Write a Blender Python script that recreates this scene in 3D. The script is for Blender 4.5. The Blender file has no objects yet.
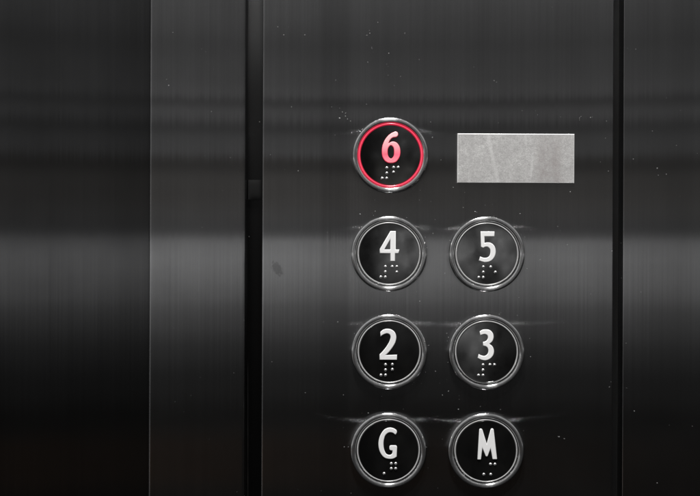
import bpy, bmesh, math, random
from mathutils import Vector, Matrix
random.seed(11)
sc = bpy.context.scene
C = sc.collection
MM = 0.001
PX = 0.0005                       # one photograph pixel is half a millimetre on the panel


def P(px, py):                    # photograph pixel -> (x, z) on the panel, metres
    return ((px - 350) * PX, (248 - py) * PX)


# ------------------------------------------------------------------ node helpers
class NT:
    def __init__(s, tree):
        s.t = tree; s.t.nodes.clear()

    def n(s, typ, **kw):
        nd = s.t.nodes.new(typ)
        for k, v in kw.items():
            setattr(nd, k, v)
        return nd

    def l(s, a, b):
        s.t.links.new(a, b)

    def val(s, sock, v):
        if isinstance(v, bpy.types.NodeSocket):
            s.l(v, sock)
        else:
            sock.default_value = v

    def math(s, op, a, b=0.0, c=0.0, clamp=False):
        nd = s.n('ShaderNodeMath', operation=op, use_clamp=clamp)
        s.val(nd.inputs[0], a); s.val(nd.inputs[1], b); s.val(nd.inputs[2], c)
        return nd.outputs[0]

    def mr(s, v, a, b, c, d, smooth=False):
        nd = s.n('ShaderNodeMapRange', interpolation_type='SMOOTHSTEP' if smooth else 'LINEAR')
        s.val(nd.inputs[0], v)
        for i, q in enumerate((a, b, c, d)):
            s.val(nd.inputs[i + 1], q)
        return nd.outputs[0]

    def mapped(s, scale, loc=(0, 0, 0), rot=(0, 0, 0), src='Object'):
        tc = s.n('ShaderNodeTexCoord'); m = s.n('ShaderNodeMapping')
        m.inputs['Scale'].default_value = scale; m.inputs['Location'].default_value = loc
        m.inputs['Rotation'].default_value = rot
        s.l(tc.outputs[src], m.inputs[0]); return m.outputs[0]

    def noise(s, vec, scale=1.0, detail=2.0, rough=0.5):
        nd = s.n('ShaderNodeTexNoise')
        nd.inputs['Scale'].default_value = scale; nd.inputs['Detail'].default_value = detail
        nd.inputs['Roughness'].default_value = rough
        s.l(vec, nd.inputs['Vector']); return nd.outputs[0]

    def ramp(s, fac, stops, mode='LINEAR'):
        nd = s.n('ShaderNodeValToRGB'); cr = nd.color_ramp; cr.interpolation = mode
        while len(cr.elements) > 1:
            cr.elements.remove(cr.elements[-1])
        for i, (p, c) in enumerate(stops):
            e = cr.elements[0] if i == 0 else cr.elements.new(p)
            e.position = p
            c = (c, c, c) if isinstance(c, (int, float)) else c
            e.color = (*c, 1)
        s.l(fac, nd.inputs[0]); return nd.outputs[0]

    def mix(s, fac, a, b, blend='MIX'):
        nd = s.n('ShaderNodeMix', data_type='RGBA', blend_type=blend)
        s.val(nd.inputs[0], fac)
        for sock, v in ((nd.inputs[6], a), (nd.inputs[7], b)):
            if isinstance(v, (tuple, list)):
                v = (*v, 1)
            s.val(sock, v)
        return nd.outputs[2]

    def grey(s, v):
        nd = s.n('ShaderNodeCombineColor')
        for i in range(3):
            s.val(nd.inputs[i], v)
        return nd.outputs[0]


def newmat(name):
    m = bpy.data.materials.new(name); m.use_nodes = True
    return m, NT(m.node_tree)


def lin(g):
    g = g / 255.0
    return g / 12.92 if g <= 0.04045 else ((g + 0.055) / 1.055) ** 2.4


# ------------------------------------------------------------------ materials
def brushed(name, base, alpha_v=0.0018, alpha_h=0.22, seed=0.0, smudge=None, diffuse=0.003, streak=0.09, bands=()):
    """steel brushed up and down: reflections smear sideways, stay crisp vertically"""
    m, t = newmat(name)
    fine = t.noise(t.mapped((3600, 3600, 9), (seed, 0, 0)), 1.0, 3.0, 0.6)
    mid = t.noise(t.mapped((620, 620, 3.5), (seed * 2, 0, 3)), 1.0, 3.0, 0.6)
    broad = t.noise(t.mapped((42, 42, 7), (seed * 3, 0, 9)), 1.0, 2.0, 0.5)
    a = t.mr(fine, 0.3, 0.7, 1 - streak * .55, 1 + streak * .55)
    b = t.mr(mid, 0.3, 0.7, 1 - streak * .9, 1 + streak * .5)
    c = t.mr(broad, 0.3, 0.7, 0.90, 1.07)
    k = t.math('MULTIPLY', t.math('MULTIPLY', a, b), c)
    sep = t.n('ShaderNodeSeparateXYZ'); t.l(t.mapped((1, 1, 1)), sep.inputs[0])
    for (x0, x1, f) in bands:                                  # rubbed vertical strips in the brushing
        inside = t.math('MULTIPLY', t.mr(sep.outputs[0], x0, x0 + .003, 0, 1, True), t.mr(sep.outputs[0], x1 - .003, x1, 1, 0, True))
        k = t.math('MULTIPLY', k, t.mr(t.math('MULTIPLY', inside, t.mr(mid, .35, .6, .3, 1)), 0, 1, 1, f))
    if smudge:
        for (sx, sz, r, f) in smudge:
            dx = t.math('MULTIPLY', t.math('SUBTRACT', sep.outputs[0], sx), 1.35)
            dz = t.math('SUBTRACT', sep.outputs[2], sz)
            skew = t.math('ADD', dx, t.math('MULTIPLY', dz, 0.55))
            d = t.math('SQRT', t.math('ADD', t.math('MULTIPLY', skew, skew), t.math('MULTIPLY', dz, dz)))
            nz = t.noise(t.mapped((900, 900, 900)), 1, 3, .6)
            d2 = t.math('ADD', d, t.mr(nz, .3, .7, -r * .45, r * .45))
            k = t.math('MULTIPLY', k, t.mr(d2, r * .55, r * 1.15, f, 1.0, True))
    # hand grease and wiping marks
    wipe = t.noise(t.mapped((16, 16, 26), (seed, 2, 1), (0, .5, 0)), 1, 4, .6)
    k = t.math('MULTIPLY', k, t.mr(wipe, .3, .75, 1.07, .84))
    col = t.mix(1.0, base, t.grey(k), 'MULTIPLY')
    al = math.sqrt(alpha_v * alpha_h); an = 1 - math.sqrt(alpha_v / alpha_h)
    g = t.n('ShaderNodeBsdfAnisotropic', distribution='BECKMANN')
    t.l(col, g.inputs['Color'])
    g.inputs['Anisotropy'].default_value = an
    t.val(g.inputs['Roughness'], t.math('MULTIPLY', t.mr(wipe, .3, .75, .94, 1.10), math.sqrt(al)))
    gn = t.n('ShaderNodeNewGeometry'); dv = t.n('ShaderNodeCombineXYZ'); t.l(t.math('ADD', t.mr(mid, .3, .7, -.0008, .0008), t.mr(fine, .3, .7, -.0004, .0004)), dv.inputs[2])
    va = t.n('ShaderNodeVectorMath', operation='ADD'); t.l(gn.outputs['Normal'], va.inputs[0]); t.l(dv.outputs[0], va.inputs[1])
    vn = t.n('ShaderNodeVectorMath', operation='NORMALIZE'); t.l(va.outputs[0], vn.inputs[0]); t.l(vn.outputs[0], g.inputs['Normal'])
    tv = t.n('ShaderNodeCombineXYZ'); tv.inputs[2].default_value = 1.0
    t.l(tv.outputs[0], g.inputs['Tangent'])
    d = t.n('ShaderNodeBsdfDiffuse'); t.l(t.mix(1.0, (diffuse,) * 3, t.grey(t.mr(wipe, .3, .7, .6, 1.3)), 'MULTIPLY'), d.inputs[0])
    bp = t.n('ShaderNodeBump'); bp.inputs['Strength'].default_value = 0.25; bp.inputs['Distance'].default_value = 0.00004
    t.l(fine, bp.inputs['Height']); t.l(bp.outputs[0], d.inputs['Normal'])
    g2 = t.n('ShaderNodeBsdfAnisotropic', distribution='GGX')              # coarser scratches: a wide sideways flare
    t.l(col, g2.inputs['Color']); t.l(tv.outputs[0], g2.inputs['Tangent'])
    g2.inputs['Roughness'].default_value = math.sqrt(math.sqrt(.004 * .8)); g2.inputs['Anisotropy'].default_value = 1 - math.sqrt(.004 / .8)
    gm = t.n('ShaderNodeMixShader'); gm.inputs[0].default_value = .11
    t.l(g.outputs[0], gm.inputs[1]); t.l(g2.outputs[0], gm.inputs[2]); g = gm
    ad = t.n('ShaderNodeAddShader'); t.l(g.outputs[0], ad.inputs[0]); t.l(d.outputs[0], ad.inputs[1])
    o = t.n('ShaderNodeOutputMaterial'); t.l(ad.outputs[0], o.inputs[0])
    return m


def principled(name, base, rough=.4, metal=0.0, ior=1.5, emit=None, estr=0.0, rough_noise=0.0, bump=0.0, bump_scale=3000, coat=0.0):
    m, t = newmat(name)
    b = t.n('ShaderNodeBsdfPrincipled'); o = t.n('ShaderNodeOutputMaterial')
    b.inputs['Base Color'].default_value = (*base, 1) if isinstance(base, tuple) else (base, base, base, 1)
    b.inputs['Roughness'].default_value = rough; b.inputs['Metallic'].default_value = metal; b.inputs['IOR'].default_value = ior
    if emit:
        b.inputs['Emission Color'].default_value = (*emit, 1); b.inputs['Emission Strength'].default_value = estr
    if rough_noise:
        nz = t.noise(t.mapped((260, 260, 260)), 1, 4, .6)
        t.l(t.mr(nz, .3, .7, max(.01, rough - rough_noise), rough + rough_noise), b.inputs['Roughness'])
    if bump:
        nz = t.noise(t.mapped((bump_scale,) * 3), 1, 3, .6)
        bp = t.n('ShaderNodeBump'); bp.inputs['Strength'].default_value = bump; bp.inputs['Distance'].default_value = .0001
        t.l(nz, bp.inputs['Height']); t.l(bp.outputs[0], b.inputs['Normal'])
    t.l(b.outputs[0], o.inputs[0])
    return m


M_main = brushed('brushed_steel_panel', (.50, .50, .505), seed=1.3,
                 smudge=[(*P(277.5, 269), 0.0036, .70)], bands=[(P(318, 0)[0], P(352, 0)[0], .80)])
M_strip = brushed('brushed_steel_strip', (.46, .46, .465), alpha_v=.0022, seed=4.7)
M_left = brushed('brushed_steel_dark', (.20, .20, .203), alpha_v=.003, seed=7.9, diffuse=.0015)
M_right = brushed('brushed_steel_right', (.44, .44, .445), alpha_v=.0025, seed=2.9)
M_lining = principled('black_rubber', .0035, .75, ior=1.25, bump=.3)
M_back = principled('dark_painted_steel', .10, .24, metal=1.0)
M_spot_pad = principled('spot_pad_matte', .008, .85, ior=1.15, metal=0, rough_noise=.1)


def bezel_mat():
    """steel turned on a lathe: fine rings, so lamps draw bow-tie glints across it"""
    m, t = newmat('turned_bezel_steel')
    o = t.n('ShaderNodeOutputMaterial')
    tc = t.n('ShaderNodeTexCoord'); sp = t.n('ShaderNodeSeparateXYZ'); t.l(tc.outputs['Object'], sp.inputs[0])
    r = t.math('SQRT', t.math('ADD', t.math('POWER', sp.outputs[0], 2), t.math('POWER', sp.outputs[2], 2)))
    cv = t.n('ShaderNodeCombineXYZ'); t.l(t.math('MULTIPLY', r, 5200), cv.inputs[0])
    lathe_ = t.noise(cv.outputs[0], 1, 2, .6)
    sm = t.noise(t.mapped((420, 420, 420)), 1, 4, .65)
    col = t.grey(t.math('MULTIPLY', t.mr(lathe_, .3, .7, .72, .86), t.mr(sm, .3, .7, .85, 1.1)))
    tg = t.n('ShaderNodeTangent', direction_type='RADIAL', axis='Y')
    g = t.n('ShaderNodeBsdfAnisotropic', distribution='GGX')
    t.l(col, g.inputs['Color']); t.l(tg.outputs[0], g.inputs['Tangent'])
    av, ah = .014, .09
    g.inputs['Anisotropy'].default_value = 1 - math.sqrt(av / ah)
    t.val(g.inputs['Roughness'], t.math('MULTIPLY', t.mr(sm, .3, .7, .85, 1.2), (av * ah) ** .25))
    p = t.n('ShaderNodeBsdfAnisotropic', distribution='GGX'); p.inputs['Color'].default_value = (.7, .7, .7, 1)
    p.inputs['Roughness'].default_value = .15                        # the plain polished outer wall
    df = t.n('ShaderNodeBsdfDiffuse'); df.inputs[0].default_value = (.027, .027, .0275, 1)
    ad = t.n('ShaderNodeAddShader'); t.l(g.outputs[0], ad.inputs[0]); t.l(df.outputs[0], ad.inputs[1]); g = ad
    wall = t.mr(r, .01855, .01872, 0, 1)
    mx = t.n('ShaderNodeMixShader'); t.l(wall, mx.inputs[0]); t.l(g.outputs[0], mx.inputs[1]); t.l(p.outputs[0], mx.inputs[2])
    t.l(mx.outputs[0], o.inputs[0]); return m


M_bezel = bezel_mat()
M_ring = principled('clear_light_ring', .36, .22, ior=1.6, rough_noise=.05)


def lit_ring_mat():
    m, t = newmat('lit_red_ring')
    b = t.n('ShaderNodeBsdfPrincipled'); o = t.n('ShaderNodeOutputMaterial')
    tc = t.n('ShaderNodeTexCoord'); sp = t.n('ShaderNodeSeparateXYZ'); t.l(tc.outputs['Object'], sp.inputs[0])
    r = t.math('SQRT', t.math('ADD', t.math('POWER', sp.outputs[0], 2), t.math('POWER', sp.outputs[2], 2)))
    k = t.math('ABSOLUTE', t.math('SUBTRACT', r, .01558))
    col = t.ramp(t.mr(k, 0, .00066, 0, 1), [(0, (.86, .09, .145)), (.34, (.62, .024, .06)), (.7, (.52, .012, .042)), (1, (.42, .008, .03))])
    b.inputs['Base Color'].default_value = (.3, .03, .05, 1); b.inputs['Roughness'].default_value = .2
    t.l(col, b.inputs['Emission Color']); b.inputs['Emission Strength'].default_value = .88
    t.l(b.outputs[0], o.inputs[0]); return m


M_lit = lit_ring_mat()


def cap_mat():
    m, t = newmat('black_gloss_cap')
    b = t.n('ShaderNodeBsdfPrincipled'); o = t.n('ShaderNodeOutputMaterial')
    b.inputs['Base Color'].default_value = (.004, .004, .004, 1); b.inputs['IOR'].default_value = 2.9
    sm = t.noise(t.mapped((190, 190, 190)), 1, 5, .62)
    t.l(t.mr(sm, .35, .7, .02, .06), b.inputs['Roughness'])
    w = t.noise(t.mapped((52, 52, 52)), 1, 1, .5)
    bp = t.n('ShaderNodeBump'); bp.inputs['Strength'].default_value = .5; bp.inputs['Distance'].default_value = .00006
    t.l(w, bp.inputs['Height']); t.l(bp.outputs[0], b.inputs['Normal'])
    t.l(b.outputs[0], o.inputs[0]); return m


M_cap = cap_mat()
M_num = principled('white_numeral', .77, .38, bump=.25, bump_scale=2500)


def lit_numeral():
    m, t = newmat('lit_red_numeral')
    b = t.n('ShaderNodeBsdfPrincipled'); o = t.n('ShaderNodeOutputMaterial')
    b.inputs['Roughness'].default_value = .38
    sp = t.n('ShaderNodeSeparateXYZ'); t.l(t.mapped((1, 1, 1)), sp.inputs[0])
    nz = t.noise(t.mapped((330, 330, 330)), 1, 3, .6)
    s = t.ramp(t.mr(sp.outputs[2], -.0070, .0105, 0, 1), [(0, .42), (.12, .45), (.38, .80), (.62, .50), (.85, .34), (1, .28)])
    k = t.math('MULTIPLY', s, t.mr(nz, .3, .7, .55, 1.4))
    gn = t.n('ShaderNodeNewGeometry'); sn = t.n('ShaderNodeSeparateXYZ'); t.l(gn.outputs['Normal'], sn.inputs[0])
    face = t.mr(t.math('ABSOLUTE', sn.outputs[1]), .55, .97, 0, 1, True)          # the edges glow a deeper red than the face
    t.l(t.mix(face, (.55, .006, .035), (1.0, .07, .14)), b.inputs['Emission Color'])
    bc = (t.ramp(t.mr(sp.outputs[2], -.0070, .0105, 0, 1), [(0, (.56, .40, .40)), (.14, (.52, .28, .30)), (.42, (.34, .10, .13)), (.62, (.50, .30, .32)), (.85, (.60, .47, .47)), (1, (.64, .55, .55))]))  # uneven glow put into the base colour, palest at the top
    t.l(t.mix(face, (.22, .02, .03), bc), b.inputs['Base Color'])
    b.inputs['Emission Color'].default_value = (1.0, .06, .13, 1); t.l(k, b.inputs['Emission Strength'])
    t.l(b.outputs[0], o.inputs[0]); return m


M_num_lit = lit_numeral()
M_dot = principled('braille_steel', .72, .36, metal=.9)


def plate_mat():
    m, t = newmat('scuffed_pale_plate')
    b = t.n('ShaderNodeBsdfPrincipled'); o = t.n('ShaderNodeOutputMaterial')
    grain = t.noise(t.mapped((1500, 1500, 2100), rot=(0, .6, 0)), 1, 5, .8)
    cloud = t.noise(t.mapped((150, 150, 110)), 1, 5, .68)
    scr = t.noise(t.mapped((900, 900, 70), rot=(0, .30, 0)), 1, 3, .6)
    base = t.ramp(cloud, [(.25, (.46, .455, .45)), (.5, (.60, .595, .59)), (.72, (.72, .72, .71))])
    worn = t.noise(t.mapped((520, 520, 760), rot=(0, -.5, 0)), 1, 3, .7)
    base = t.mix(t.mr(worn, .42, .68, 0, .60), base, (.33, .325, .32))
    base = t.mix(t.mr(grain, .33, .66, 0, .9), base, (.27, .265, .26))
    base = t.mix(t.mr(scr, .58, .75, 0, .35), base, (.66, .66, .65))
    sp = t.n('ShaderNodeSeparateXYZ'); t.l(t.mapped((1, 1, 1)), sp.inputs[0])
    st = t.mr(t.math('ABSOLUTE', t.math('SUBTRACT', sp.outputs[0], .0165)), .003, .0085, 1, 0, True)   # worn brownish patch
    st = t.math('MULTIPLY', st, t.math('MULTIPLY', t.mr(cloud, .35, .6, .1, 1), t.mr(sp.outputs[2], -.011, .011, .9, .35)))
    base = t.mix(st, base, (.27, .245, .24))
    ln = t.math('ADD', t.math('SUBTRACT', sp.outputs[0], -.0115), t.math('MULTIPLY', sp.outputs[2], .22))
    base = t.mix(t.mr(t.math('ABSOLUTE', ln), .0002, .0016, .28, 0, True), base, (.70, .70, .69))       # one long scratch
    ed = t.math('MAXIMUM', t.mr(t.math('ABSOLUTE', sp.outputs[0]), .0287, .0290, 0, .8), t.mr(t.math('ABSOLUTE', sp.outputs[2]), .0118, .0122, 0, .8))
    base = t.mix(ed, base, (.80, .80, .79))                                       # paler edge colour paints in the light caught by the bevels
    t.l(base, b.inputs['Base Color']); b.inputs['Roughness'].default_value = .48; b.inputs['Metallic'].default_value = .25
    bp = t.n('ShaderNodeBump'); bp.inputs['Strength'].default_value = .35; bp.inputs['Distance'].default_value = .00008
    t.l(t.math('ADD', grain, scr), bp.inputs['Height']); t.l(bp.outputs[0], b.inputs['Normal'])
    t.l(b.outputs[0], o.inputs[0]); return m


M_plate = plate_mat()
def dust_mat():
    m, t = newmat('pale_dust')
    d = t.n('ShaderNodeBsdfDiffuse'); o = t.n('ShaderNodeOutputMaterial')
    t.l(t.ramp(t.noise(t.mapped((330, 330, 330)), 1, 2, .6), [(.32, .06), (.5, .20), (.68, .45)]), d.inputs[0])
    t.l(d.outputs[0], o.inputs[0]); return m


M_dust = dust_mat()


# ------------------------------------------------------------------ object helpers
def link(name, me, mat, parent=None, loc=None):
    me.materials.clear(); me.materials.append(mat)
    o = bpy.data.objects.new(name, me); C.objects.link(o)
    if parent: o.parent = parent
    if loc: o.location = loc
    return o


def tag(o, label, cat, group=None, kind=None):
    if label: o['label'] = label
    if cat: o['category'] = cat
    if group: o['group'] = group
    if kind: o['kind'] = kind
    return o


def from_bm(bm, name, smooth=True, angle=40):
    bmesh.ops.recalc_face_normals(bm, faces=bm.faces)
    me = bpy.data.meshes.new(name); bm.to_mesh(me); bm.free()
    if smooth:
        me.polygons.foreach_set('use_smooth', [True] * len(me.polygons))
        me.set_sharp_from_angle(angle=math.radians(angle))
    return me


def panel_mesh(x0, x1, z0, z1, front, depth, rad, name, ox=0.0):
    """folded sheet panel: front face at y=front, rolled vertical edges, returns going back"""
    pts = []
    pts.append((x0, front + depth))
    for i in range(9):
        a = math.pi / 2 * i / 8
        pts.append((x0 + rad - rad * math.cos(a), front + rad - rad * math.sin(a)))
    nseg = 24
    for i in range(1, nseg):
        pts.append((x0 + rad + (x1 - x0 - 2 * rad) * i / nseg, front))
    for i in range(9):
        a = math.pi / 2 * i / 8
        pts.append((x1 - rad + rad * math.sin(a), front + rad - rad * math.cos(a)))
    pts.append((x1, front + depth))
    bm = bmesh.new()
    lo = [bm.verts.new((x - ox, y, z0)) for x, y in pts]
    hi = [bm.verts.new((x - ox, y, z1)) for x, y in pts]
    for i in range(len(pts) - 1):
        bm.faces.new((lo[i], lo[i + 1], hi[i + 1], hi[i]))
    bm.faces.new((lo[0], hi[0], hi[-1], lo[-1]))
    bm.faces.new(lo[::-1]); bm.faces.new(hi)
    return from_bm(bm, name)


def lathe(profile, seg, name, angle=50):
    """revolve (radius, height) about the button axis; height points out of the panel (-y)"""
    bm = bmesh.new(); rings = []
    for r, h in profile:
        if r < 1e-7:
            rings.append([bm.verts.new((0, -h, 0))])
        else:
            rings.append([bm.verts.new((r * math.cos(2 * math.pi * i / seg), -h, r * math.sin(2 * math.pi * i / seg))) for i in range(seg)])
    for a, b in zip(rings, rings[1:]):
        for i in range(seg):
            j = (i + 1) % seg
            if len(a) == 1:
                bm.faces.new((a[0], b[i], b[j]))
            elif len(b) == 1:
                bm.faces.new((a[i], b[0], a[j]))
            else:
                bm.faces.new((a[i], b[i], b[j], a[j]))
    return from_bm(bm, name, angle=angle)


def smooth_contour(pts, steps=7):
    """closed contour; a point with a third item is a sharp corner, the rest are rounded through"""
    n = len(pts); out = []
    for i in range(n):
        p0, p1, p2, p3 = (pts[(i + k - 1) % n] for k in range(4))
        a = Vector(p0[:2]); b = Vector(p1[:2]); c = Vector(p2[:2]); d = Vector(p3[:2])
        cb, cc = len(p1) > 2, len(p2) > 2
        L = (c - b).length
        if cb and cc:
            out.append(b); continue
        def tang(u, v, w):
            l1, l2 = max((v - u).length, 1e-6), max((w - v).length, 1e-6)
            t = (v - u) / l1 * l2 + (w - v) / l2 * l1
            return t / (l1 + l2)
        m1 = (tang(a, b, c) if not cb else None); m2 = (tang(b, c, d) if not cc else None)
        if m1 is None: m1 = (c - b) / L * 1.5 - m2 * .5
        if m2 is None: m2 = (c - b) / L * 1.5 - m1 * .5
        for s in range(steps):
            t = s / steps
            out.append((2*t**3 - 3*t**2 + 1) * b + (t**3 - 2*t**2 + t) * L * m1 + (-2*t**3 + 3*t**2) * c + (t**3 - t**2) * L * m2)
    return out


c = 1
GLYPHS = {   # traced contours, 12.4 units to a photograph pixel, y down
    '6': ((371, 128), [[(312, 51), (268, 57), (215, 90), (168, 145), (137, 215), (127, 287), (140, 370), (180, 422), (237, 439), (300, 424), (341, 372), (356, 300), (345, 232), (315, 190), (272, 172), (238, 178), (212, 193, c), (226, 160), (258, 128), (314, 113), (323, 104), (323, 62)],
                       [(238, 222), (207, 255), (200, 310), (212, 360), (240, 383), (268, 360), (278, 300), (267, 243)]]),
    '4': ((369, 226), [[(262, 62, c), (328, 62, c), (328, 289, c), (373, 289, c), (363, 335, c), (321, 335, c), (321, 432, c), (262, 432, c), (262, 335, c), (133, 335, c), (133, 283, c)],
                       [(262, 158, c), (262, 289, c), (186, 289, c)]]),
    '5': ((466, 226), [[(172, 62, c), (342, 62, c), (342, 122, c), (220, 122, c), (220, 206, c), (255, 198), (295, 203), (338, 236), (358, 298), (348, 365), (308, 418), (240, 441), (192, 435), (153, 420, c), (168, 371, c), (200, 384), (240, 388), (276, 370), (293, 322), (283, 272), (250, 250), (222, 255), (203, 266, c), (175, 250, c)]]),
    '2': ((369, 324), [[(135, 434, c), (135, 368, c), (185, 315), (228, 256), (258, 198), (268, 150), (256, 120), (226, 108), (190, 117), (146, 145, c), (143, 92, c), (175, 65), (222, 52), (277, 61), (320, 95), (338, 150), (326, 220), (290, 283), (250, 335), (205, 379, c), (348, 372, c), (348, 434, c)]]),
    '3': ((466, 324), [[(173, 130, c), (164, 84, c), (195, 65), (238, 58), (290, 68), (326, 105), (335, 155), (320, 203), (281, 238, c), (318, 263), (340, 318), (330, 375), (290, 420), (235, 439), (185, 432), (141, 410, c), (152, 361, c), (190, 381), (230, 384), (262, 360), (272, 320), (256, 278), (206, 258, c), (205, 213, c), (243, 201), (266, 163), (258, 130), (228, 116), (198, 121)]]),
    'G': ((369, 422), [[(346, 88, c), (318, 69), (265, 57), (205, 76), (155, 138), (128, 222), (127, 292), (150, 370), (197, 425), (260, 443), (318, 434), (351, 413, c), (353, 295, c), (348, 282, c), (336, 276, c), (277, 276, c), (265, 282, c), (260, 294, c), (260, 320, c), (266, 332, c), (278, 337, c), (297, 338, c), (298, 362, c), (286, 387), (260, 395), (225, 384), (199, 340), (186, 270), (192, 200), (216, 142), (258, 115), (298, 119), (330, 142, c), (341, 138, c), (352, 110, c)]]),
    'M': ((466, 422), [[(166, 76, c), (172, 67, c), (182, 64, c), (195, 68, c), (203, 80, c), (257, 255, c), (304, 78, c), (311, 66, c), (322, 62, c), (335, 66, c), (341, 76, c), (386, 436, c), (381, 442, c), (334, 442, c), (328, 436, c), (305, 305, c), (270, 402, c), (257, 410, c), (243, 402, c), (203, 300, c), (188, 440, c), (182, 447, c), (148, 447, c), (142, 440, c)]]),
}
CENTRE = {'6': (389.9, 155.4), '4': (388.9, 253.6), '5': (486.4, 253.6), '2': (389.4, 351.2), '3': (486.3, 351.2), 'G': (389.0, 449.5), 'M': (486.1, 449.5)}


def glyph_mesh(ch):
    (ox, oy), cons = GLYPHS[ch]; cx, cy = CENTRE[ch]
    cu = bpy.data.curves.new('glyph', 'CURVE'); cu.dimensions = '2D'; cu.fill_mode = 'BOTH'
    for con in cons:
        pts = smooth_contour(con)
        sp = cu.splines.new('POLY'); sp.points.add(len(pts) - 1); sp.use_cyclic_u = True
        for q, p in zip(sp.points, pts):
            q.co = ((ox + p.x / 12.4 - cx) * PX, (cy - oy - p.y / 12.4) * PX, 0, 1)
    cu.extrude = 0.0001; bv = .00045 if ch == '6' else .0003; cu.bevel_depth = bv; cu.bevel_resolution = 4; cu.offset = -bv * .9
    tmp = bpy.data.objects.new('glyph', cu); C.objects.link(tmp)
    dg = bpy.context.evaluated_depsgraph_get()
    me = bpy.data.meshes.new_from_object(tmp.evaluated_get(dg))
    bpy.data.objects.remove(tmp); bpy.data.curves.remove(cu)
    me.transform(Matrix.Rotation(math.radians(90), 4, 'X'))       # stand it up: faces -y
    me.polygons.foreach_set('use_smooth', [True] * len(me.polygons)); me.set_sharp_from_angle(angle=math.radians(48))
    return me


# ------------------------------------------------------------------ the wall the buttons sit in
Z0, Z1 = -.42, .42
e = lambda px: (px - 350) * PX
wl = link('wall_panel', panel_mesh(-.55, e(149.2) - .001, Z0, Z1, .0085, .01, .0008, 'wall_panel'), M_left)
tag(wl, 'dark brushed steel wall panel at far left, set back behind the narrow steel strip', 'wall panel')
ts = link('trim_strip', panel_mesh(e(149.4), e(245), Z0, Z1, 0, .020, .0011, 'trim_strip'), M_strip)
tag(ts, 'narrow vertical brushed steel strip between dark left panel and wide black gap', 'trim strip')
cp = link('control_panel', panel_mesh(e(262), e(613.2), Z0, Z1, 0, .020, .0010, 'control_panel'), M_main)
tag(cp, 'large brushed steel control panel carrying the round buttons and the blank plate', 'control panel')
wr = link('wall_panel', panel_mesh(e(623.2), .55, Z0, Z1, 0, .020, .0004, 'wall_panel'), M_right)
tag(wr, 'brushed steel wall panel at right edge, beyond the thin black gap', 'wall panel')


def lining(x0, x1, lean, name):
    """backing at the bottom of a gap; its upper end may curve back"""
    bm = bmesh.new(); rows = []
    n = 60
    for i in range(n + 1):
        z = Z0 + (Z1 - Z0) * i / n
        y = .0105
        if lean:                                   # the upper end curls back, the lower end hangs inward
            sl = lambda q: -.075 if q < .055 else min(.15, -.075 + (q - .055) * 3.3)
            y += sum(sl(z * (u + .5) / 40) * z / 40 for u in range(40)) + .004
        rows.append([bm.verts.new((x, y, z)) for x in (x0, x1)])
    for a, b in zip(rows, rows[1:]):
        bm.faces.new((a[0], a[1], b[1], b[0]))
    r = bmesh.ops.extrude_face_region(bm, geom=bm.faces[:])
    bmesh.ops.translate(bm, verts=[v for v in r['geom'] if isinstance(v, bmesh.types.BMVert)], vec=(0, .004, 0))
    return from_bm(bm, name)


gl = link('gap_lining', lining(e(245) + .0001, e(262) - .0001, True, 'gap_lining'), M_back)
tag(gl, 'black backing deep in the wide gap between strip and control panel', 'gap lining')
gr = link('gap_lining', lining(e(613.2) + .0001, e(623.2) - .0001, False, 'gap_lining'), M_lining)
tag(gr, 'black backing deep in the thin gap right of the control panel', 'gap lining')


def rounded_slab(w, h, t, r, bev, name, seg=6):
    bm = bmesh.new(); rings = []
    def ring(ins, y):
        x, z = w / 2 - ins, h / 2 - ins
        return [bm.verts.new((a * x, y, b * z)) for a, b in ((1, 1), (-1, 1), (-1, -1), (1, -1))]
    rings = [ring(0, 0)] + [ring(bev - bev * math.cos(math.pi / 6 * i), -t + bev - bev * math.sin(math.pi / 6 * i)) for i in range(4)]
    for a, b in zip(rings, rings[1:]):
        for i in range(4):
            bm.faces.new((a[i], a[(i + 1) % 4], b[(i + 1) % 4], b[i]))
    bm.faces.new(rings[-1]); bm.faces.new(rings[0][::-1])
    return from_bm(bm, name, False)


bm = bmesh.new(); grid = []  # low domed pad added to stand for a lighter spot in the gap
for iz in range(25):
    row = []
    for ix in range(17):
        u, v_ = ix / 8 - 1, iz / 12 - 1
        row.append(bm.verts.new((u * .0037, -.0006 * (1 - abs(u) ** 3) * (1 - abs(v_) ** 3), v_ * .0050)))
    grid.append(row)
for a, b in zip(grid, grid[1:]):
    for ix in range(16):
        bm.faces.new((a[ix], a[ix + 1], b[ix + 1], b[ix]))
tb = link('light_spot_pad', from_bm(bm, 'light_spot_pad', angle=80), M_spot_pad)
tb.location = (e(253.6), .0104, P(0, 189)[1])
tag(tb, 'small grey pad added for the lighter spot inside the wide gap left of the control panel', 'light spot pad')

# ------------------------------------------------------------------ blank plate
px0, pz0 = P(456.8, 133.2); px1, pz1 = P(573.6, 182.6)
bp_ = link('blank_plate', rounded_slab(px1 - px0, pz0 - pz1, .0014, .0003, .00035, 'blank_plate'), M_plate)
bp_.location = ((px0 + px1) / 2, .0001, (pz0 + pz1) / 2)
bp_.rotation_euler = (0, math.radians(.05), 0)
tag(bp_, 'scuffed pale grey blank rectangular plate right of the red lit 6 button', 'plate')

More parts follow.
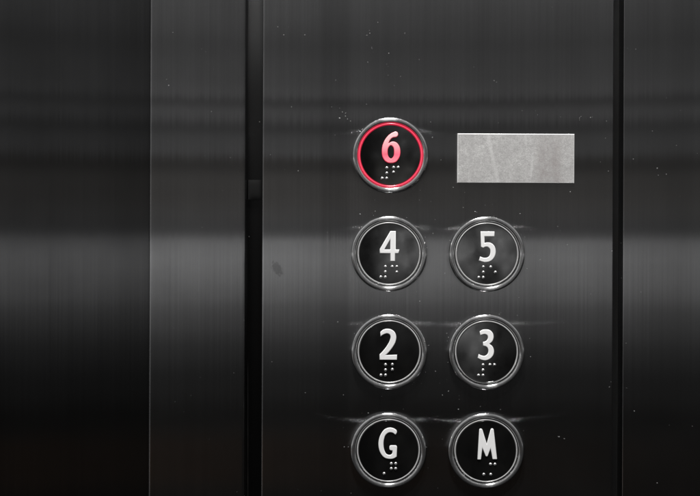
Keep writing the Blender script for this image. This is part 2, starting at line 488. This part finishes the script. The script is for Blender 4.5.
# ------------------------------------------------------------------ the seven buttons
prof = [(.0188, -.0004), (.0188, .0010), (.0188, .0021)]          # straight outer wall, then a crowned chrome face
for i in range(1, 28):
    u = math.cos(math.pi * i / 28)
    prof.append((.01752 + .00128 * u, .0021 + .0014 * (1 - abs(u) ** 2.7) ** (1 / 2.7)))
prof += [(.01624, .0022), (.01624, .0004)]
bez_me = lathe(prof, 160, 'bezel')
rp = [(.01572, .0006)]
for i in range(13):
    a = math.pi * i / 12
    rp.append((.01538 + .0004 * math.cos(a), .0026 + .00045 * math.sin(a)))
rp += [(.01498, .0006)]
ring_me = lathe(rp, 128, 'light_ring')
lp = [(.0162, .0005)]
for i in range(13):
    a = math.pi * i / 12
    lp.append((.0156 + .0006 * math.cos(a), .0024 + .0006 * math.sin(a)))
lp += [(.0150, .0005)]
lit_me = lathe(lp, 128, 'light_ring')
SAG = .00004; R = .01494; F = .0030                                    # cap radius, face height
capp = [(R, .0004), (R, F - .00012), (R - .0001, F)]
for i in range(1, 22):
    q = (R - .0002) * (1 - i / 21.0)
    capp.append((q if i < 21 else 0.0, F + SAG * (1 - (q / R) ** 2)))
cap_me = lathe(capp, 128, 'button_cap', 25)
dp = [(.00078, 0)]
for i in range(1, 9):
    a = math.pi / 2 * i / 8
    dp.append((.00078 * math.cos(a) if i < 8 else 0.0, .00066 * math.sin(a)))
dot_me = lathe(dp, 20, 'braille_dot')

A1, A2 = 3.2, 7.8; ROW = (12.7, 17.9, 23.1)
SIGN = [(-3.6, 12.7), (-3.6, 17.9), (-3.6, 23.1), (-8.1, 23.1)]
DOTS = {'6': SIGN + [(A1, 12.2), (A2, 12.2), (A1, 17.0)],
        '4': SIGN + [(A1, 12.7), (A2, 12.7), (A2, 18.1)],
        '5': SIGN + [(A1 + .6, 12.7), (A2 + .6, 17.9)],
        '2': SIGN + [(A1, 12.5), (A1, 17.5)],
        '3': SIGN + [(A1, 12.6), (A2, 12.6)],
        'G': [(2.9, 12.9), (7.3, 12.9), (2.9, 17.9), (7.3, 17.9), (-4.2, 22.8)],
        'M': [(4.6, 13.2), (9.0, 13.2), (4.8, 23.3), (-2.1, 23.3)]}
LABEL = {'6': 'round button 6 with glowing red ring and red lit numeral, topmost of all',
         '4': 'unlit round black button marked 4 in a steel ring, directly below the lit 6',
         '5': 'unlit round black button marked 5 in a steel ring, right of button 4',
         '2': 'unlit round black button marked 2 in a steel ring, left of button 3',
         '3': 'unlit round black button marked 3 in a steel ring, right of button 2',
         'G': 'unlit round black button marked with letter G in a steel ring, below button 2',
         'M': 'unlit round black button marked with letter M in a steel ring, below button 3'}
TILT = {'6': (.0, .0, 0), '4': (-.45, -.1, 20), '5': (-.5, -.15, 75), '2': (-.9, .3, 140), '3': (1.2, .95, 200), 'G': (-.3, .1, 260), 'M': (-.3, -.1, 320)}
for ch in '6452' + '3GM':
    x, z = P(*CENTRE[ch])
    root = bpy.data.objects.new('push_button', None); C.objects.link(root); root.location = (x, 0, z)
    root.empty_display_size = .01
    tag(root, LABEL[ch], 'button', 'round floor buttons on the control panel')
    spin = TILT[ch][2]
    b_ = link('bezel', bez_me, M_bezel, root); b_.rotation_euler = (0, math.radians(spin), 0)
    if ch == '6':
        lr = link('light_ring', lit_me, M_lit, root); lr['label'] = 'glowing red ring'
    else:
        link('light_ring', ring_me, M_ring, root)
    cap = link('button_cap', cap_me, M_cap, root)
    cap.rotation_euler = (math.radians(-TILT[ch][0]), 0, math.radians(TILT[ch][1]))
    nm = link('numeral' if ch.isdigit() else 'letter', glyph_mesh(ch), M_num_lit if ch == '6' else M_num, cap, (0, -(F + .0002), 0))
    if ch == '6': nm['label'] = 'pink and red lit numeral 6'
    for (dx, dy) in DOTS[ch]:
        r2 = math.hypot(dx, dy) * PX
        link('braille_dot', dot_me, M_dot, cap, (dx * PX, -(F + SAG * (1 - (r2 / R) ** 2) - .00003), -dy * PX))

# ------------------------------------------------------------------ dust and lint lying on the steel
bm = bmesh.new()


def fleck(px, py, s, stretch=1.0, ang=None, y=0.0):
    x, z = P(px, py); ang = random.uniform(0, math.pi) if ang is None else ang
    n = random.randint(5, 7); vs = []
    for i in range(n):
        a = 2 * math.pi * i / n; r = s * PX * random.uniform(.6, 1.15)
        u, v = r * stretch * math.cos(a), r * math.sin(a)
        vs.append(bm.verts.new((x + u * math.cos(ang) - v * math.sin(ang), y - .00003, z + u * math.sin(ang) + v * math.cos(ang))))
    top = bm.verts.new((x, y - .00003 - s * PX * .5, z)); base = bm.verts.new((x, y + .00005, z))
    for i in range(n):
        j = (i + 1) % n
        bm.faces.new((vs[i], vs[j], top)); bm.faces.new((vs[j], vs[i], base))


seen = [(369, 33), (371, 47), (372.5, 52), (388, 53), (386, 64), (387.5, 75), (400, 76), (493.5, 80), (496, 81.5), (500, 93), (535, 110), (537, 114), (560, 116), (579, 119), (580.5, 115.5), (590, 116.5),
        (627, 47), (635, 48), (666, 96.5), (592, 116), (606, 120), (453, 187), (570, 191), (500, 170), (520, 213), (404, 33), (377, 22), (367, 62), (342, 112), (345, 116), (347, 119), (339, 118), (350, 121), (331, 107), (366, 104),
        (172, 33), (166, 80), (168, 86), (211, 112), (259, 122), (230, 158), (270, 155), (298, 171), (283, 35), (304, 35), (277, 27), (249, 237), (291, 107), (335, 80), (360, 214), (372, 213), (420, 190), (432, 137), (463, 207),
        (540, 259), (527, 268), (612, 250), (621, 242), (621.5, 277), (641, 291), (591, 293), (519, 297), (610, 386), (565, 438), (670, 424), (693, 425), (635, 410), (658, 482), (560, 436), (420, 301), (436, 371), (526, 322), (530, 338),
        (325, 362), (331, 417), (306, 393), (349, 447), (345, 447), (427, 447), (426, 372), (421, 331), (447, 333), (449, 391), (459, 409), (481, 406), (501, 409), (451, 429), (443, 439), (369, 413), (404, 409), (338, 322), (392, 310),
        (375, 211), (475, 211), (433, 233), (450, 240), (520, 290), (443, 395), (531, 356), (344, 395), (652, 130), (676, 144), (697, 152), (633, 158), (657, 167), (666, 173), (658, 174), (680, 195), (605, 137), (600, 161), (608, 170)]
for (qx, qy) in seen:
    fleck(qx, qy, random.uniform(.2, .62), random.uniform(1, 1.7))
for k in range(90):                                    # finer specks, thickest about the buttons
    if k < 70:
        qx, qy = random.gauss(440, 75), random.gauss(250, 150)
    else:
        qx, qy = random.uniform(268, 696), random.uniform(0, 496)
    if 245 < qx < 263 or 612 < qx < 626 or not (0 < qy < 500) or (454 < qx < 576 and 130 < qy < 186): continue
    if any(math.hypot(qx - a, qy - b) < 39.5 for a, b in CENTRE.values()): continue
    fleck(qx, qy, random.uniform(.14, .34), random.uniform(1, 2))
for k in range(22):
    qx, qy = random.uniform(154, 240), random.uniform(0, 496); fleck(qx, qy, random.uniform(.12, .28))
for k in range(26):                                     # crumbs caught round the rims
    cx, cy = random.choice(list(CENTRE.values())); a = random.uniform(0, 2 * math.pi); r = random.gauss(40.5, 1.5)
    if r > 38.6: fleck(cx + r * math.cos(a), cy + r * math.sin(a), random.uniform(.2, .4))
for (qx, qy, ln, an) in ((579, 117, 3.2, 1.2), (429, 345, 3, .3), (540, 259, 2.2, .35), (627, 387, 3, -.25), (559, 436, 2.2, -.6), (345, 113, 2.4, .8), (339, 108, 2.2, -.4), (371, 48, 2.4, -1.0), (366, 35, 2.2, .2)):
    fleck(qx, qy, .22, ln / .3 * .3 / .22 * .25 + 2, an)
du = link('dust', from_bm(bm, 'dust', False), M_dust)
tag(du, 'pale dust specks scattered over the brushed steel', 'dust', kind='stuff')

# ------------------------------------------------------------------ camera
cam = bpy.data.cameras.new('camera'); co = bpy.data.objects.new('camera', cam); C.objects.link(co)
D = .60
co.location = (0, -D, 0); co.rotation_euler = (math.radians(90), 0, 0)
co.rotation_euler = (Matrix.Rotation(math.radians(90), 4, 'X') @ Matrix.Rotation(math.radians(.22), 4, 'Z')).to_euler()
cam.sensor_width = 36; cam.lens = 36 * D / .350; cam.clip_start = .01; cam.clip_end = 50
sc.camera = co

# ------------------------------------------------------------------ light: dim lift interior in front of the wall (as a procedural surround) and ceiling lamps
w = bpy.data.worlds.new('World'); sc.world = w; w.use_nodes = True
t = NT(w.node_tree)
tc = t.n('ShaderNodeTexCoord'); sp = t.n('ShaderNodeSeparateXYZ'); t.l(tc.outputs['Generated'], sp.inputs[0])
v = sp.outputs[2]
# brightness of the surround by height, given as the grey the steel shows at that photograph row
rows = [(0, 66), (22, 61), (45, 53), (62, 56), (90, 60), (98, 60), (101, 41), (105, 41), (108, 57), (118, 62), (124, 50), (130, 43), (136, 55), (155, 56), (160, 40), (170, 40), (176, 52), (200, 53),
        (229, 54), (236, 66), (241, 97), (256, 102), (278, 97), (299, 80), (307, 66), (325, 55), (345, 38), (372, 25), (410, 14), (496, 10)]
VR = .26
st = []
for (y, g) in rows[::-1]:
    vv = (248 - y) * PX / D; vv = vv / math.sqrt(1 + vv * vv)
    g_ = lin(g) / .48; warm = 1 if (159 < y < 210 or y > 400) else 0           # a little warm tint in the surround
    st.append(((vv + VR) / (2 * VR), (g_ * (1 + .04 * warm), g_, g_ * (1 - .045 * warm))))
st = [(0.0, lin(12) / .48)] + st + [(.97, lin(70) / .48)]
base = t.ramp(t.mr(v, -VR, VR, 0, 1), st)
ov = t.ramp(v, [(0.2, 0.0), (.30, .10), (.42, .22), (.7, .12), (1, .05)])       # pale ceiling
k = t.mr(sp.outputs[0], -.6, .6, 1.22, .62)
wob = t.noise(t.mapped((44, 1, 34), src='Generated', rot=(0, .5, 0)), 1, 3, .6)
k = t.math('MULTIPLY', k, t.mr(wob, .38, .62, .40, 1.65))
def gapx(a, b, f):        # dark soft-edged upright shape added to the surround for the cap reflections
    global k
    m_ = t.math('MULTIPLY', t.mr(sp.outputs[0], a - .012, a + .012, 0, 1, True), t.mr(sp.outputs[0], b - .015, b + .015, 1, 0, True))
    k = t.math('MULTIPLY', k, t.mr(m_, 0, 1, 1, f))
gapx(-.075, .018, .08); gapx(.150, .260, .14)  # the camera holder, then a made-up shape further right
k = t.math('MULTIPLY', k, 1.22)
side = t.mr(sp.outputs[0], -.86, -.97, 0, .24, True)  # glow added at far left to brighten the rolled panel edges
wl_ = t.math('MULTIPLY', t.math('MULTIPLY', t.mr(v, -.21, -.18, 0, 1, True), t.mr(v, -.165, -.14, 1, 0, True)), t.mr(sp.outputs[0], -.32, -.05, 1, 0, True))
warm_ = t.mix(wl_, (0, 0, 0), (.013, .0058, .002))
base = t.mix(1.0, base, warm_, 'ADD')
tot = t.mix(1.0, t.mix(1.0, t.mix(1.0, base, t.grey(k), 'MULTIPLY'), ov, 'ADD'), t.grey(side), 'ADD')
bg = t.n('ShaderNodeBackground'); t.l(tot, bg.inputs[0]); bg.inputs[1].default_value = 1.0
wo = t.n('ShaderNodeOutputWorld'); t.l(bg.outputs[0], wo.inputs[0])


def lamp(name, loc, power, size, aim=(0, 0, 0), col=(1, .985, .97)):
    l = bpy.data.lights.new(name, 'AREA'); l.shape = 'DISK'; l.size = size; l.energy = power; l.color = col
    o = bpy.data.objects.new(name, l); C.objects.link(o); o.location = loc
    o.rotation_euler = (Vector(aim) - Vector(loc)).to_track_quat('-Z', 'Y').to_euler()
    return o


lamp('ceiling_lamp', (-.05, -.38, 1.02), 15.0, .09)
lamp('ceiling_lamp', (.07, -.56, .98), 13.0, .09)

# ------------------------------------------------------------------ render settings
sc.view_settings.view_transform = 'Standard'; sc.view_settings.look = 'None'; sc.view_settings.exposure = 0
cy = sc.cycles
sc.render.engine = 'CYCLES'
cy.use_denoising = True; cy.denoiser = 'OPENIMAGEDENOISE'; cy.use_adaptive_sampling = False
cy.max_bounces = 8; cy.glossy_bounces = 6; cy.caustics_reflective = True; cy.blur_glossy = 0.0; cy.sample_clamp_indirect = 40
sc.render.filter_size = 2.0
